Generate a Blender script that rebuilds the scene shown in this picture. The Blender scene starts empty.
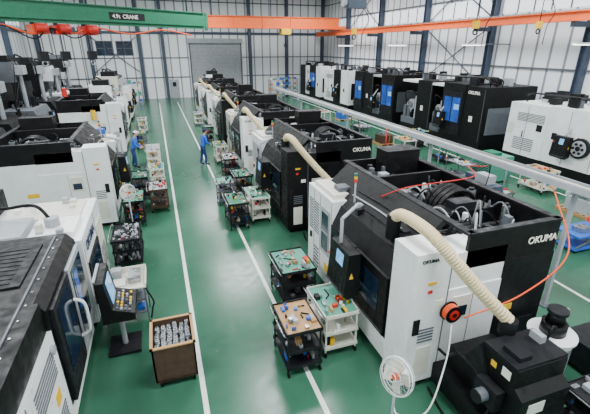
import bpy,bmesh,math,random
from mathutils import Vector,Matrix
random.seed(7)
C=bpy.context.collection
# ---------------------------------------------------------------- materials
def lin(c):
    return tuple(((v/255)/12.92 if v/255<=.04045 else ((v/255+.055)/1.055)**2.4) for v in c)
MATS={}
def mat(name,rgb,rough=.5,metal=0,var=.06,scale=3.0,emis=0,spec=.5,alpha=1):
    m=bpy.data.materials.new(name);m.use_nodes=True
    nt=m.node_tree;b=nt.nodes['Principled BSDF'];c=lin(rgb)
    b.inputs['Roughness'].default_value=rough;b.inputs['Metallic'].default_value=metal
    b.inputs['Specular IOR Level'].default_value=spec
    tc=nt.nodes.new('ShaderNodeTexCoord');no=nt.nodes.new('ShaderNodeTexNoise')
    no.inputs['Scale'].default_value=scale;no.inputs['Detail'].default_value=6
    nt.links.new(tc.outputs['Object'],no.inputs['Vector'])
    r=nt.nodes.new('ShaderNodeValToRGB');r.color_ramp.elements[0].position=.3;r.color_ramp.elements[1].position=.7
    r.color_ramp.elements[0].color=(*[x*(1-var) for x in c],1);r.color_ramp.elements[1].color=(*[min(1,x*(1+var)) for x in c],1)
    nt.links.new(no.outputs['Fac'],r.inputs['Fac']);nt.links.new(r.outputs['Color'],b.inputs['Base Color'])
    # worn, uneven sheen
    n2=nt.nodes.new('ShaderNodeTexNoise');n2.inputs['Scale'].default_value=7;n2.inputs['Detail'].default_value=8
    nt.links.new(tc.outputs['Object'],n2.inputs['Vector']);mr=nt.nodes.new('ShaderNodeMapRange')
    mr.inputs['From Min'].default_value=.3;mr.inputs['From Max'].default_value=.7
    mr.inputs['To Min'].default_value=max(.03,rough*.65);mr.inputs['To Max'].default_value=min(1,rough*1.35)
    nt.links.new(n2.outputs['Fac'],mr.inputs['Value']);nt.links.new(mr.outputs['Result'],b.inputs['Roughness'])
    if emis:
        b.inputs['Emission Color'].default_value=(*c,1);b.inputs['Emission Strength'].default_value=emis
    MATS[name]=m;return m
mat('white',(240,242,242),.34,0,.07,1.6);mat('cream',(222,219,206),.45,0,.07)
mat('black',(9,9,11),.5,0,.5,spec=.3);mat('dark',(20,21,25),.55,0,.4,spec=.3);mat('gray',(92,97,104),.5,0,.12);mat('lgray',(165,170,175),.5,0,.1)
mat('steel',(170,172,175),.28,.85,.2,12);mat('hose',(216,200,158),.6,0,.08);mat('green',(24,112,84),.55);mat('mint',(78,150,128),.6,0,.08)
mat('blue',(35,95,185),.45);mat('navy',(24,38,80),.6);mat('red',(205,35,25),.5);mat('orange',(235,85,25),.5)
mat('yellow',(240,190,25),.5);mat('glass',(26,42,62),.08,.1,.1);mat('screen',(110,170,225),.2,0,.5,14,.7);mat('wood',(176,136,90),.6,0,.15)
mat('rust',(70,50,36),.75,.1,.3,9);mat('rubber',(10,10,10),.7,spec=.2);mat('craneg',(16,112,78),.5);mat('craneo',(236,104,38),.5)
mat('skin',(215,165,135),.5);mat('work',(36,100,205),.8);mat('pants',(30,52,110),.8);mat('hair',(15,12,10),.7);mat('lamp',(255,255,250),.5,0,0,1,6)
mat('bluegray',(62,74,92),.5);mat('paint_line',(230,235,230),.35,0,.1,4);mat('paper',(240,238,228),.6);mat('blue_window_glow',(40,80,160),.12,0,.4,2,.35)  # blue machine windows: weak glow put into the material, no lamp there
mat('daylight_panel',(236,242,248),.4,0,.03,1,1.0)
# ---------------------------------------------------------------- builder
class B:
    def __init__(s,name,o=(0,0,0),mx=1,rz=0):
        s.n=name;s.o=o;s.mx=mx;s.rz=rz;s.v=[];s.f=[];s.m=[];s.sm=[];s.slots=[]
    def mi(s,m):
        if m not in s.slots:s.slots.append(m)
        return s.slots.index(m)
    def add(s,vs,fs,m,smooth=False):
        k=len(s.v);i=s.mi(m)
        s.v+=[(p[0]*s.mx,p[1],p[2]) for p in vs]
        for f in fs:s.f.append([k+j for j in f]);s.m.append(i);s.sm.append(smooth)
    def box(s,x0,x1,y0,y1,z0,z1,m):
        s.add([(x,y,z) for x in(x0,x1) for y in(y0,y1) for z in(z0,z1)],[(0,1,3,2),(4,6,7,5),(0,4,5,1),(2,3,7,6),(0,2,6,4),(1,5,7,3)],m)
    def prism(s,prof,a,b,m,axis='y'):
        n=len(prof)
        def P(p,t):
            return (p[0],t,p[1]) if axis=='y' else ((t,p[0],p[1]) if axis=='x' else (p[0],p[1],t))
        s.add([P(p,a) for p in prof]+[P(p,b) for p in prof],[tuple(range(n)),tuple(range(2*n-1,n-1,-1))]+[(i,(i+1)%n,n+(i+1)%n,n+i) for i in range(n)],m)
    def cyl(s,p0,p1,r,m,n=14,r2=None):
        s.tube([p0,p1],r,m,n,rf=(lambda t:r+(((r if r2 is None else r2)-r)*t)),raw=True)
    def tube(s,pts,r,m,n=8,rf=None,raw=False,steps=8):
        pts=[Vector(p) for p in pts]
        if raw:S=pts
        else:
            S=[];q=[pts[0]*2-pts[1]]+pts+[pts[-1]*2-pts[-2]]
            for i in range(1,len(q)-2):
                for k in range(steps):
                    t=k/steps;a,b,c,d=q[i-1:i+3]
                    S.append(.5*((2*b)+(c-a)*t+(2*a-5*b+4*c-d)*t*t+(3*b-a-3*c+d)*t**3))
            S.append(pts[-1])
        vs=[];N=len(S);u=None
        for i,p in enumerate(S):
            d=(S[min(i+1,N-1)]-S[max(i-1,0)]).normalized()
            if u is None:
                u=d.orthogonal().normalized()
            u=(u-d*u.dot(d)).normalized();w=d.cross(u);R=rf(i/(N-1)) if rf else r
            for k in range(n):
                a=2*math.pi*k/n;vs.append(p+(u*math.cos(a)+w*math.sin(a))*R)
        k=len(s.v);i0=s.mi(m);s.v+=[(p.x*s.mx,p.y,p.z) for p in vs]
        for i in range(N-1):
            for j in range(n):
                s.f.append([k+i*n+j,k+i*n+(j+1)%n,k+(i+1)*n+(j+1)%n,k+(i+1)*n+j]);s.m.append(i0);s.sm.append(True)
        s.f.append([k+j for j in range(n)][::-1]);s.m.append(i0);s.sm.append(False)
        s.f.append([k+(N-1)*n+j for j in range(n)]);s.m.append(i0);s.sm.append(False)
    def hose(s,pts,r,m,steps=26):
        s.tube(pts,r,m,12,rf=lambda t,N=(len(pts)-1)*steps:r*(1 if round(t*N)%2 else .8),steps=steps)
    def ring(s,c,R,r,m,ax='y',a0=0,a1=360,n=24):
        pts=[]
        for i in range(n+1):
            a=math.radians(a0+(a1-a0)*i/n);x,y=R*math.cos(a),R*math.sin(a)
            pts.append({'y':(c[0]+x,c[1],c[2]+y),'x':(c[0],c[1]+x,c[2]+y),'z':(c[0]+x,c[1]+y,c[2])}[ax])
        s.tube(pts,r,m,6,raw=True)
    def sph(s,c,r,m,sx=1,sy=1,sz=1,n=12):
        vs=[];fs=[]
        for i in range(n//2+1):
            t=math.pi*i/(n//2)
            for j in range(n):
                a=2*math.pi*j/n;vs.append((c[0]+sx*r*math.sin(t)*math.cos(a),c[1]+sy*r*math.sin(t)*math.sin(a),c[2]+sz*r*math.cos(t)))
        for i in range(n//2):
            for j in range(n):fs.append((i*n+j,i*n+(j+1)%n,(i+1)*n+(j+1)%n,(i+1)*n+j))
        s.add(vs,fs,m,True)
    def done(s,bev=0,parent=None):
        me=bpy.data.meshes.new(s.n);me.from_pydata(s.v,[],s.f)
        for m in s.slots:me.materials.append(MATS[m] if isinstance(m,str) else m)
        me.polygons.foreach_set('material_index',s.m);me.polygons.foreach_set('use_smooth',s.sm)
        bm=bmesh.new();bm.from_mesh(me);bmesh.ops.remove_doubles(bm,verts=bm.verts,dist=1e-6);bmesh.ops.recalc_face_normals(bm,faces=bm.faces);bm.to_mesh(me);bm.free()
        o=bpy.data.objects.new(s.n,me);C.objects.link(o);o.location=s.o;o.rotation_euler=(0,0,s.rz)
        if parent:o.parent=parent
        if bev:
            b=o.modifiers.new('bevel','BEVEL');b.width=bev;b.segments=2;b.limit_method='ANGLE';b.angle_limit=math.radians(50)
        return o
def text(s,parent,loc,rot,size,m,name='lettering'):
    cu=bpy.data.curves.new(name,'FONT');cu.body=s;cu.size=size;cu.extrude=.004;cu.offset=size*.018;cu.materials.append(MATS[m])
    o=bpy.data.objects.new(name,cu);C.objects.link(o);o.parent=parent;o.location=loc;o.rotation_euler=rot;return o
hp=math.pi/2
# ---------------------------------------------------------------- room
X0,X1,Y0,Y1,ZC=-12.,21.,-5.,50.,11.5
def nodes(name):
    m=bpy.data.materials.new(name);m.use_nodes=True;MATS[name]=m;return m,m.node_tree,m.node_tree.nodes['Principled BSDF']
m,nt,b=nodes('floor_epoxy')
tc=nt.nodes.new('ShaderNodeTexCoord');n1=nt.nodes.new('ShaderNodeTexNoise');n1.inputs['Scale'].default_value=.6;n1.inputs['Detail'].default_value=8
nt.links.new(tc.outputs['Object'],n1.inputs['Vector']);r=nt.nodes.new('ShaderNodeValToRGB')
r.color_ramp.elements[0].position=.3;r.color_ramp.elements[1].position=.72
r.color_ramp.elements[0].color=(*lin((46,92,70)),1);r.color_ramp.elements[1].color=(*lin((62,110,88)),1)
nt.links.new(n1.outputs['Fac'],r.inputs['Fac']);nt.links.new(r.outputs['Color'],b.inputs['Base Color'])
n2=nt.nodes.new('ShaderNodeTexNoise');n2.inputs['Scale'].default_value=5;n2.inputs['Detail'].default_value=6;nt.links.new(tc.outputs['Object'],n2.inputs['Vector'])
mr=nt.nodes.new('ShaderNodeMapRange');mr.inputs['To Min'].default_value=.12;mr.inputs['To Max'].default_value=.34
nt.links.new(n2.outputs['Fac'],mr.inputs['Value']);nt.links.new(mr.outputs['Result'],b.inputs['Roughness']);b.inputs['Specular IOR Level'].default_value=.4
def wallmat(name,axis,c1,c2):
    m,nt,b=nodes(name);tc=nt.nodes.new('ShaderNodeTexCoord');mp=nt.nodes.new('ShaderNodeMapping')
    nt.links.new(tc.outputs['Object'],mp.inputs['Vector']);w=nt.nodes.new('ShaderNodeTexWave');w.bands_direction=axis
    w.inputs['Scale'].default_value=.32;w.inputs['Distortion'].default_value=0;nt.links.new(mp.outputs['Vector'],w.inputs['Vector'])
    r=nt.nodes.new('ShaderNodeValToRGB');r.color_ramp.elements[0].position=.02;r.color_ramp.elements[1].position=.1
    r.color_ramp.elements[0].color=(*lin(c2),1);r.color_ramp.elements[1].color=(*lin(c1),1)
    nt.links.new(w.outputs['Fac'],r.inputs['Fac']);nt.links.new(r.outputs['Color'],b.inputs['Base Color']);b.inputs['Roughness'].default_value=.55
    bp=nt.nodes.new('ShaderNodeBump');bp.inputs['Strength'].default_value=.2;nt.links.new(w.outputs['Fac'],bp.inputs['Height']);nt.links.new(bp.outputs['Normal'],b.inputs['Normal'])
wallmat('wall_x','X',(246,248,249),(140,148,158));wallmat('wall_y','Y',(244,247,249),(134,143,155))
def slab(name,x0,x1,y0,y1,z0,z1,m):
    q=B(name);q.box(x0,x1,y0,y1,z0,z1,m);return q.done()
slab('floor',X0,X1,Y0,Y1,-.2,0,'floor_epoxy')
slab('wall_back',X0,X1,Y1,Y1+.2,0,ZC,'wall_x');slab('wall_front',X0,X1,Y0-.2,Y0,0,ZC,'wall_x')
slab('wall_left',X0-.2,X0,Y0,Y1,0,ZC,'wall_y');slab('wall_right',X1,X1+.2,Y0,Y1,0,ZC,'wall_y')
slab('ceiling',X0-.2,X1+.2,Y0-.2,Y1+.2,ZC,ZC+.2,'lgray')
for x in (.15,2.03,9.15):
    slab('floor_marking',x-.045,x+.045,-2,46,0,.004,'paint_line')
slab('floor_marking',15.2,15.29,8,46,0,.004,'paint_line')
q=B('door_1',(4.1,Y1,0))
for i in range(40):
    z=i*.15;q.box(.15,5.95,-.07,-.02,z+.005,z+.14,'lgray')
q.box(0,.15,-.16,0,0,6,'gray');q.box(5.95,6.1,-.16,0,0,6,'gray');q.box(-.05,6.15,-.45,0,6,6.5,'lgray');q.box(.1,6,-.04,0,0,6,'gray');q.done()
q=B('door_2',(1.6,Y1,0));q.box(0,1,-.06,0,0,2.1,'lgray');q.box(.85,.9,-.12,-.06,1,1.1,'steel');q.box(.3,.7,-.07,-.05,1.3,1.8,'glass');q.done()
def hcol(name,x,y,h,w=.35,m='bluegray'):
    q=B(name,(x,y,0));q.box(-w/2,w/2,-.17,-.13,0,h,m);q.box(-w/2,w/2,.13,.17,0,h,m);q.box(-.02,.02,-.13,.13,0,h,m)
    q.box(-w/2-.06,w/2+.06,-.22,.22,0,.04,m);return q.done()
for x in (-11,-6.2,-1.2,1.3,11.2,15.8,20.5):
    hcol('steel_column',x,Y1-.25,ZC-.01)
for y in (9,15.5,22,29,36,43):
    hcol('steel_column',X1-.25,y,ZC-.01,.4)
    hcol('steel_column',X0+.25,y,ZC-.01,.4)
for nm,pos in (('trim_1','b'),('trim_2','r'),('trim_3','l')):
    q=B(nm)
    for z in (2.3,4.4,6.9,8.6,10.2):
        t=.1 if z!=6.9 else .28
        if pos=='b' and z>6.5:q.box(X0,X1,Y1-.1,Y1-.02,z,z+t,'bluegray')
        if pos=='b' and z<6.5:
            q.box(X0,4,Y1-.1,Y1-.02,z,z+t,'gray');q.box(10.3,X1,Y1-.1,Y1-.02,z,z+t,'gray')
        if pos=='r':q.box(X1-.1,X1-.02,Y0,Y1,z,z+t,'gray')
        if pos=='l':q.box(X0+.02,X0+.1,Y0,Y1,z,z+t,'gray')
    q.done()
q=B('wall_bracing')
for y0,y1 in ((9,15.5),(22,29),(36,43)):
    q.cyl((X1-.22,y0+.3,7.4),(X1-.22,y1-.3,11.2),.04,'bluegray');q.cyl((X1-.16,y0+.3,11.2),(X1-.16,y1-.3,7.4),.04,'bluegray')
q.cyl((X1-.22,22.3,3.2),(X1-.22,28.7,6.8),.04,'bluegray');q.cyl((X1-.16,22.3,6.8),(X1-.16,28.7,3.2),.04,'bluegray')
q.cyl((-6,Y1-.2,3),(-1.5,Y1-.2,6.6),.04,'bluegray');q.cyl((-6,Y1-.15,6.6),(-1.5,Y1-.15,3),.04,'bluegray')
q.done()
k=1
for x in (-5.6,-3.6):
    q=B('window_%d'%k,(x,Y1-.06,4.7));k+=1
    q.box(0,1.7,0,.04,0,1.5,'gray')
    for i in range(2):
        for j in range(2):q.box(.06+i*.82,.82+i*.82,-.02,.0,.06+j*.72,.72+j*.72,'glass')
    q.done()
# translucent daylight sheets high in the right and left walls
for y0,y1 in ((3,8.6),(9.4,15.1),(15.9,21.6),(22.4,28.6),(29.4,35.6),(36.4,42.6),(43.4,49)):
    for X_,s_ in ((X1,-1),(X0,1)):
        q=B('window_%d'%k);k+=1;a,b_=sorted((X_+s_*.005,X_+s_*.03))
        q.box(a,b_,y0,y1,7.5,8.5,'daylight_panel')
        for i in range(1,5):
            yy=y0+(y1-y0)*i/5;a2,b2=sorted((X_+s_*.005,X_+s_*.06));q.box(a2,b2,yy-.04,yy+.04,7.5,8.5,'gray')
        q.done()
# runway + cranes
q=B('crane_runway_beam')
for z0,z1,w in ((6.75,6.8,.3),(7.15,7.2,.3),(6.8,7.15,.04)):q.box(19.4-w/2,19.4+w/2,3,49,z0,z1,'craneo')
for y in (9,15.5,22,29,36,43):q.box(19.4,X1-.45,y-.1,y+.1,6.5,6.75,'bluegray')
q.box(19.36,19.44,3,49,7.2,7.27,'steel');q.done()
q=B('overhead_crane')
q.box(5.4,19.5,42.7,43.3,7.4,8.4,'craneo');q.box(5.4,19.5,42.55,43.45,8.4,8.46,'craneo');q.box(5.4,19.5,42.55,43.45,7.34,7.4,'craneo')
q.box(19.1,19.7,41.3,44.7,7.28,7.6,'craneo')
for x in(8,11,14):q.box(x,x+.06,42.6,43.4,7.4,8.4,'craneo')
q.box(5.3,5.5,42.5,43.5,7.1,8.6,'craneg');q.box(13,14,42.5,43.5,6.8,7.34,'yellow');q.cyl((13.5,43,6.8),(13.5,43,5.9),.03,'dark');q.ring((13.5,43,5.75),.13,.04,'dark')
for x in(6,12):q.cyl((x,43,8.46),(x,43,ZC-.01),.05,'bluegray')
q.done()
ang=math.atan2(5.9,9.6)
q=B('jib_crane',(-6.2,22.0,7.1),1,ang)
q.box(-3,11.2,-.04,.04,-.4,.42,'craneg');q.box(-3,11.2,-.18,.18,.42,.47,'craneg');q.box(-3,11.2,-.18,.18,-.45,-.4,'craneg');q.box(-3,11.2,-.2,-.16,-.3,.3,'craneg')
for x in (-2,4,10):q.cyl((x,0,.47),(x,0,ZC-7.11),.05,'bluegray')
for x0,c in ((1.2,'orange'),(2.2,'red'),(3.5,'red')):
    q.box(x0,x0+.7,-.35,.35,-.95,-.55,c);q.cyl((x0+.1,-.45,-.7),(x0+.6,-.45,-.7),.2,'red');q.box(x0+.1,x0+.2,-.1,.1,-.55,-.45,'dark')
    for w in (-.06,.06):q.cyl((x0+.35+w,0,-.95),(x0+.35+w,0,-1.7),.018,'dark')
    q.box(x0+.15,x0+.55,-.12,.12,-2.1,-1.7,'dark');q.ring((x0+.35,0,-2.25),.12,.035,'steel')
    q.box(x0+.72,x0+.95,-.2,.2,-.9,-.6,'bluegray')
q.tube([(-3,-.3,-.6),(-1,-.3,-.9),(0,-.3,-.6),(1.2,-.3,-.95),(2,-.3,-.65),(3,-.3,-.9),(4,-.3,-.6),(6,-.3,-.85),(8,-.3,-.6),(10,-.3,-.85)],.04,'orange')
q.tube([(-3,-.35,-.62),(-1,-.35,-1.1),(0,-.35,-.62),(1.2,-.35,-1.15),(2,-.35,-.67),(3,-.35,-1.1),(4.2,-.35,-.62)],.03,'dark')
q.cyl((3.2,-.3,-.6),(3.2,-.3,-4.6),.02,'dark');q.box(3.1,3.3,-.38,-.22,-5.1,-4.6,'yellow')
q.cyl((2.0,-.3,-.6),(2.0,-.3,-3.4),.02,'dark');q.box(1.9,2.1,-.38,-.22,-3.8,-3.4,'red')
q.box(5.0,7.0,-.215,-.2,-.17,.17,'dark')
o=q.done();text('4.9t  CRANE',o,(5.15,-.22,-.1),(hp,0,0),.27,'paper')
for y in (13.6,20.6,28.8,38):
    q=B('bracket_lamp',(17.4,y,5.7));q.box(0,1.6,-.12,.12,0,.08,'white');q.box(.05,1.55,-.09,.09,-.03,0,'lamp');q.box(1.6,X1-17.41,-.03,.03,.02,.08,'gray');q.done()
# ---------------------------------------------------------------- machines
def grille(q,face,a0,a1,z0,z1,p,m='dark',n=8,out=-1):
    for i in range(n):
        z=z0+(z1-z0)*(i+.2)/n;h=(z1-z0)/n*.45
        if face=='x':q.box(min(p,p+out*.012),max(p,p+out*.012),a0,a1,z,z+h,m)
        else:q.box(a0,a1,min(p,p+out*.012),max(p,p+out*.012),z,z+h,m)
def pendant(q,x,y,z,w=.7,h=.85,tilt=.12,m='black',sc='screen'):
    q.prism([(x-.1,z),(x+.22,z),(x+.22,z+h),(x-.02,z+h)],y,y+w,m)
    q.prism([(x-.125,z-.02),(x+.0,z-.12),(x+.22,z-.05),(x+.22,z),(x-.1,z)],y,y+w,m)
    a=lambda t:x-.1+.08*t-.006
    q.prism([(a(.6),z+h*.6),(a(.6)+.02,z+h*.6),(a(.9)+.02,z+h*.9),(a(.9),z+h*.9)],y+.2,y+w-.3,sc)
    for i in range(4):
        for j in range(3):
            q.box(a(.1+.1*i)-.008,a(.1+.1*i)+.01,y+.1+.16*j,y+.2+.16*j,z+h*(.06+.09*i),z+h*(.11+.09*i),'dark')
    q.cyl((x-.1,y+w-.1,z+h*.7),(x-.12,y+w-.1,z+h*.7),.03,'red')
    q.prism([(x,z+h*.4),(x+.09,z+h*.4),(x+.045,z+h*.55)],y-.004,y,'yellow')
def guts(q,x0,x1,y0,y1,z,top,rs):
    dx=x1-x0;dy=y1-y0;U=rs.uniform
    q.box(x0,x1,y0,y1,z-.06,z,'dark')
    for k in (.3,.72):q.box(x0+dx*k,x0+dx*k+.1,y0+.1,y1-.1,z,z+.1,'steel')
    q.box(x0+dx*.22,x0+dx*.85,y0+dy*.36,y0+dy*.5,z+.1,z+.42,'black');q.box(x0+dx*.36,x0+dx*.62,y0+dy*.38,y0+dy*.48,z+.42,z+.56,'dark')
    q.cyl((x0+dx*.5,y0+dy*.5,z+.3),(x0+dx*.5,y0+dy*.62,z+.3),.22,'black',20);q.cyl((x0+dx*.5,y0+dy*.62,z+.3),(x0+dx*.5,y0+dy*.66,z+.3),.14,'steel',20)
    for i in range(4):q.ring((x0+dx*.6,y0+dy*(.54+.045*i),z+.16),.46,.05,'black','y',0,180,16)
    for i in range(3):q.ring((x0+dx*.28,y0+dy*(.18+.04*i),z+.1),.28,.035,'dark','y',0,180,14)
    q.box(x0+dx*.1,x0+dx*.4,y0+dy*.78,y0+dy*.94,z,z+.34,'black');q.box(x0+dx*.12,x0+dx*.3,y0+dy*.8,y0+dy*.87,z+.34,z+.4,'steel')
    q.box(x0+dx*.58,x0+dx*.86,y0+dy*.07,y0+dy*.2,z,z+.24,'gray');q.box(x0+dx*.6,x0+dx*.74,y0+dy*.08,y0+dy*.15,z+.24,z+.34,'lgray')
    for a_,b_,r_,h_,c_ in ((.6,.8,.11,.45,'steel'),(.78,.84,.09,.4,'lgray'),(.9,.62,.1,.5,'gray'),(.12,.55,.08,.4,'lgray'),(.9,.3,.07,.5,'steel')):
        q.cyl((x0+dx*a_,y0+dy*b_,z),(x0+dx*a_,y0+dy*b_,z+h_),r_,c_,14);q.cyl((x0+dx*a_,y0+dy*b_,z+h_),(x0+dx*a_,y0+dy*b_,z+h_+.05),r_*.6,'dark',10)
    for i in range(20):
        xa=x0+dx*U(.08,.9);ya=y0+dy*U(.05,.9);xb=min(x1-.06,max(x0+.06,xa+U(-.8,.8)));yb=min(y1-.06,max(y0+.06,ya+U(-1.3,1.3)))
        q.tube([(xa,ya,z+.05),((xa+xb)/2,(ya+yb)/2,z+U(.35,.65)),(xb,yb,z+.05)],U(.012,.022),rs.choice(['black','black','lgray','dark','gray']),6,steps=6)
    for i in range(38):
        s_=U(.04,.15);xa=x0+dx*U(.04,.92);ya=y0+dy*U(.03,.93);q.box(xa,min(xa+s_,x1-.01),ya,ya+U(.05,.16),z,z+U(.12,.45),rs.choice(['lgray','dark','gray','steel','black','black','white','dark']))
    for i in range(5):
        ya=y0+dy*U(.05,.95);q.box(x0+.02,x1-.02,ya,ya+.035,z+.1,z+.14,rs.choice(['gray','steel']))
def turning_center(o,L=4.6,D=2.85,Hh=2.9,mx=1,hose=True,conv=True,near='white',far='white',doorm='black',seed=1,logo=True,pend=True,hlow=2.4,side='black'):
    q=B('cnc_turning_center',o,mx);rs=random.Random(seed);W=near
    q.box(.12,D-.1,.08,L-.08,0,.22,'rubber')
    yf=L*.68
    q.box(0,D*.55,yf,L,.14,hlow,far);q.box(D*.55,D,yf,L,.14,hlow,'dark')
    q.box(.1,.8,yf+.15,L-.15,hlow,hlow+.1,'cream');q.box(.3,.6,yf+.3,yf+.6,hlow+.1,hlow+.2,'gray')
    for yy in (yf+.02,yf+(L-yf)*.45,yf+(L-yf)*.72):
        q.box(-.006,0,yy,yy+.015,.2,hlow-.05,'gray')
    q.box(-.02,0,yf+.1,yf+(L-yf)*.4,.95,2.1,'lgray');q.box(-.03,-.02,yf+.16,yf+(L-yf)*.36,1.05,2.0,'glass')
    q.box(-.035,-.02,yf+.14,yf+(L-yf)*.38,1.5,1.54,'lgray')
    grille(q,'x',yf+(L-yf)*.5,L-.45,1.25,2.1,0,'gray',12);grille(q,'x',L-.36,L-.1,1.25,2.1,0,'gray',12);grille(q,'x',yf+(L-yf)*.5,L-.45,.3,.9,0,'gray',6)
    q.box(-.035,0,L-.28,L-.2,1.0,1.15,'dark');q.box(-.012,0,yf+.12,yf+.35,.5,.7,'yellow')
    ym=.62
    q.prism([(.1,.14),(D*.6,.14),(D*.6,hlow-.1),(.22,hlow-.1),(.02,1.9),(.02,.62),(.1,.55)],ym,yf,doorm)
    q.prism([(.04,.14),(.12,.14),(.12,.6),(.04,.6)],ym+.02,yf-.02,W)
    mid=(ym+yf)/2
    for a,b_ in ((ym+.06,mid-.02),(mid+.02,yf-.06)):
        q.box(-.035,.03,a,b_,.68,1.9,doorm);q.box(-.045,-.035,a+.25,b_-.2,1.05,1.72,'glass')
        q.box(-.04,-.035,a+.04,b_-.04,.72,.74,'gray')
    for s_ in(-.12,.12):q.tube([(-.04,mid+s_,.9),(-.12,mid+s_,.95),(-.12,mid+s_,1.5),(-.04,mid+s_,1.55)],.018,'steel',8)
    q.box(-.05,-.035,mid+.3,mid+.5,.75,.92,'yellow')
    q.box(0,.68,0,ym,.14,Hh-.2,W);q.box(.68,D*.62,0,.62,.14,Hh-.95,W);q.box(.68,D*.62,.02,.6,Hh-.95,Hh-.3,W);q.box(D*.62,D,0,ym,.14,Hh-.6,side)
    q.box(.66,.68,-.006,0,.2,Hh-.3,'gray');q.box(.2,.5,-.008,0,.3,.9,'cream');grille(q,'y',.2,.5,1.0,1.3,0,'gray',5)
    q.box(.78,D*.58,-.006,0,.25,.27,'gray');q.box(1.2,1.21,-.006,0,.3,1.9,'gray');q.box(.8,1.15,-.02,0,1.35,1.8,'cream');q.box(.85,1.1,-.028,-.02,1.4,1.6,'glass')
    q.box(.28,.36,-.012,0,1.97,2.03,'red');q.box(.26,.42,-.012,0,2.13,2.18,'yellow');q.box(.08,.2,-.02,0,1.2,1.5,'dark');q.box(.45,.6,-.01,0,1.7,1.8,'paper')
    q.box(D*.65,D*.75,-.01,0,1.25,1.38,'yellow');q.box(D*.7,D*.95,-.01,0,.4,1.0,'dark')
    q.box(D*.6,D,ym,yf,.14,hlow-.1,'dark')
    ux,uy0,uy1=.95,.02,L-.05;t=.06;zb=hlow-.1
    q.box(D-t,D,uy0,uy1,zb,Hh,'black');q.box(ux,D-t,uy0,uy0+t,Hh-.62,Hh,'black');q.box(ux,D-t,uy1-t,uy1,hlow,Hh,'black')
    q.prism([(.25,zb),(.33,zb),(ux+.04,Hh-.06),(ux+.04,Hh),(ux-.04,Hh)],ym,L-.3,'black')
    q.box(ux-.04,ux+.1,uy0,uy1,Hh-.03,Hh+.02,'dark');q.box(D-.12,D+.02,uy0,uy1,Hh-.02,Hh+.02,'dark');q.box(ux,D,uy0-.02,uy0+.1,Hh-.02,Hh+.02,'dark')
    q.box(ux,D,L*.66,L*.66+.07,zb,Hh,'black');q.box(D+.0,D+.012,L*.3,L*.3+.03,zb,Hh,'gray')
    guts(q,ux+.05,D-t,uy0+t,L*.65,zb+.02,Hh,rs)
    q.box(ux+.1,D-.1,L*.68,L-.12,hlow,hlow+.1,'dark');q.box(ux+.15,ux+.7,L*.74,L*.88,hlow+.1,hlow+.3,'black');q.box(ux+.3,ux+.5,L*.7,L*.74,hlow+.1,hlow+.5,'lgray')
    for i in range(7):
        xa=ux+.15+rs.uniform(0,.7);ya=L*rs.uniform(.7,.93);q.box(xa,xa+.1,ya,ya+.12,hlow+.1,hlow+rs.uniform(.2,.5),rs.choice(['gray','lgray','dark']))
    q.box(D*.62,D-.15,L-.72,L-.2,hlow,Hh+.3,'black');q.box(D*.62-.02,D-.13,L-.74,L-.18,Hh+.3,Hh+.33,'dark')
    q.cyl((.35,L*.6,Hh-.4),(.35,L*.6,Hh+.05),.02,'lgray')
    for i,c in enumerate(('red','yellow','green')):q.cyl((.35,L*.6,Hh+.05+.07*i),(.35,L*.6,Hh+.11+.07*i),.035,c)
    for i in range(3):q.tube([(.4+.1*i,ym+.1,Hh-.5+.1*i),(.42+.1*i,ym+1.2,Hh-.43+.1*i),(.4+.1*i,yf,Hh-.48+.1*i)],.018,rs.choice(['black','lgray']),6)
    for i in range(5):
        yy=rs.uniform(ym+.2,yf-.3);zz=rs.uniform(2.35,2.6);xx=.25+(zz-zb)*1.16;q.box(xx-.08,xx+.06,yy,yy+rs.uniform(.06,.2),zz-.05,zz+.08,rs.choice(['gray','dark','lgray']))
    if hose:
        q.cyl((.33,1.2,Hh-.5),(.33,1.2,Hh-.05),.13,'black',16)
        q.hose([(.33,1.2,Hh-.1),(.3,.9,Hh+.06),(.26,.2,Hh+.1),(.36,-.2,Hh-.1),(.76,-.42,2.3),(1.28,-.7,1.72)],.105,'hose')
    if conv:
        q.box(.6,1.9,-1.5,-.02,.12,.5,'black')
        q.prism([(-1.55,.15),(-1.0,.12),(-.1,.5),(-.1,.9),(-.45,.95),(-.75,1.5),(-1.4,1.5),(-1.4,1.2),(-1.55,1.1)],.8,1.7,'black','x')
        q.box(.78,1.72,-1.38,-.78,1.5,1.54,'dark');q.cyl((1.28,-.7,1.5),(1.28,-.7,1.75),.13,'dark',16);q.box(.9,1.12,-1.3,-1.0,1.54,1.62,'dark');q.box(1.5,1.6,-1.1,-.9,1.54,1.66,'lgray')
        q.prism([(-1.0,.95),(-.45,.95),(-.75,1.45)],.74,.8,'dark','x');q.box(.62,.78,-1.3,-.9,.7,1.05,'dark');q.cyl((.62,-1.1,.88),(.48,-1.1,.88),.1,'gray',16);q.cyl((.48,-1.1,.88),(.46,-1.1,.88),.105,'dark',16)
        q.box(.795,.8,-1.3,-1.15,1.25,1.4,'paper');q.box(.795,.8,-1.05,-.95,1.25,1.35,'yellow');q.box(.95,1.25,-1.556,-1.55,.8,1.0,'paper')
        for i in range(6):q.box(.8,1.7,-1.555+.0,-1.55,.2+.08*i,.22+.08*i,'dark')
        q.tube([(.7,-.9,1.0),(.55,-.6,1.2),(.6,-.3,.9),(.65,-.05,.8)],.025,'black',6);q.tube([(.7,-1.2,.7),(.45,-1.2,.4),(.4,-.7,.05),(.5,-.1,.04)],.02,'rubber',6)
        for xx in(.8,1.65):
            for yy in(-1.4,-.3):q.cyl((xx-.03,yy,.06),(xx+.03,yy,.06),.06,'rubber')
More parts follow.
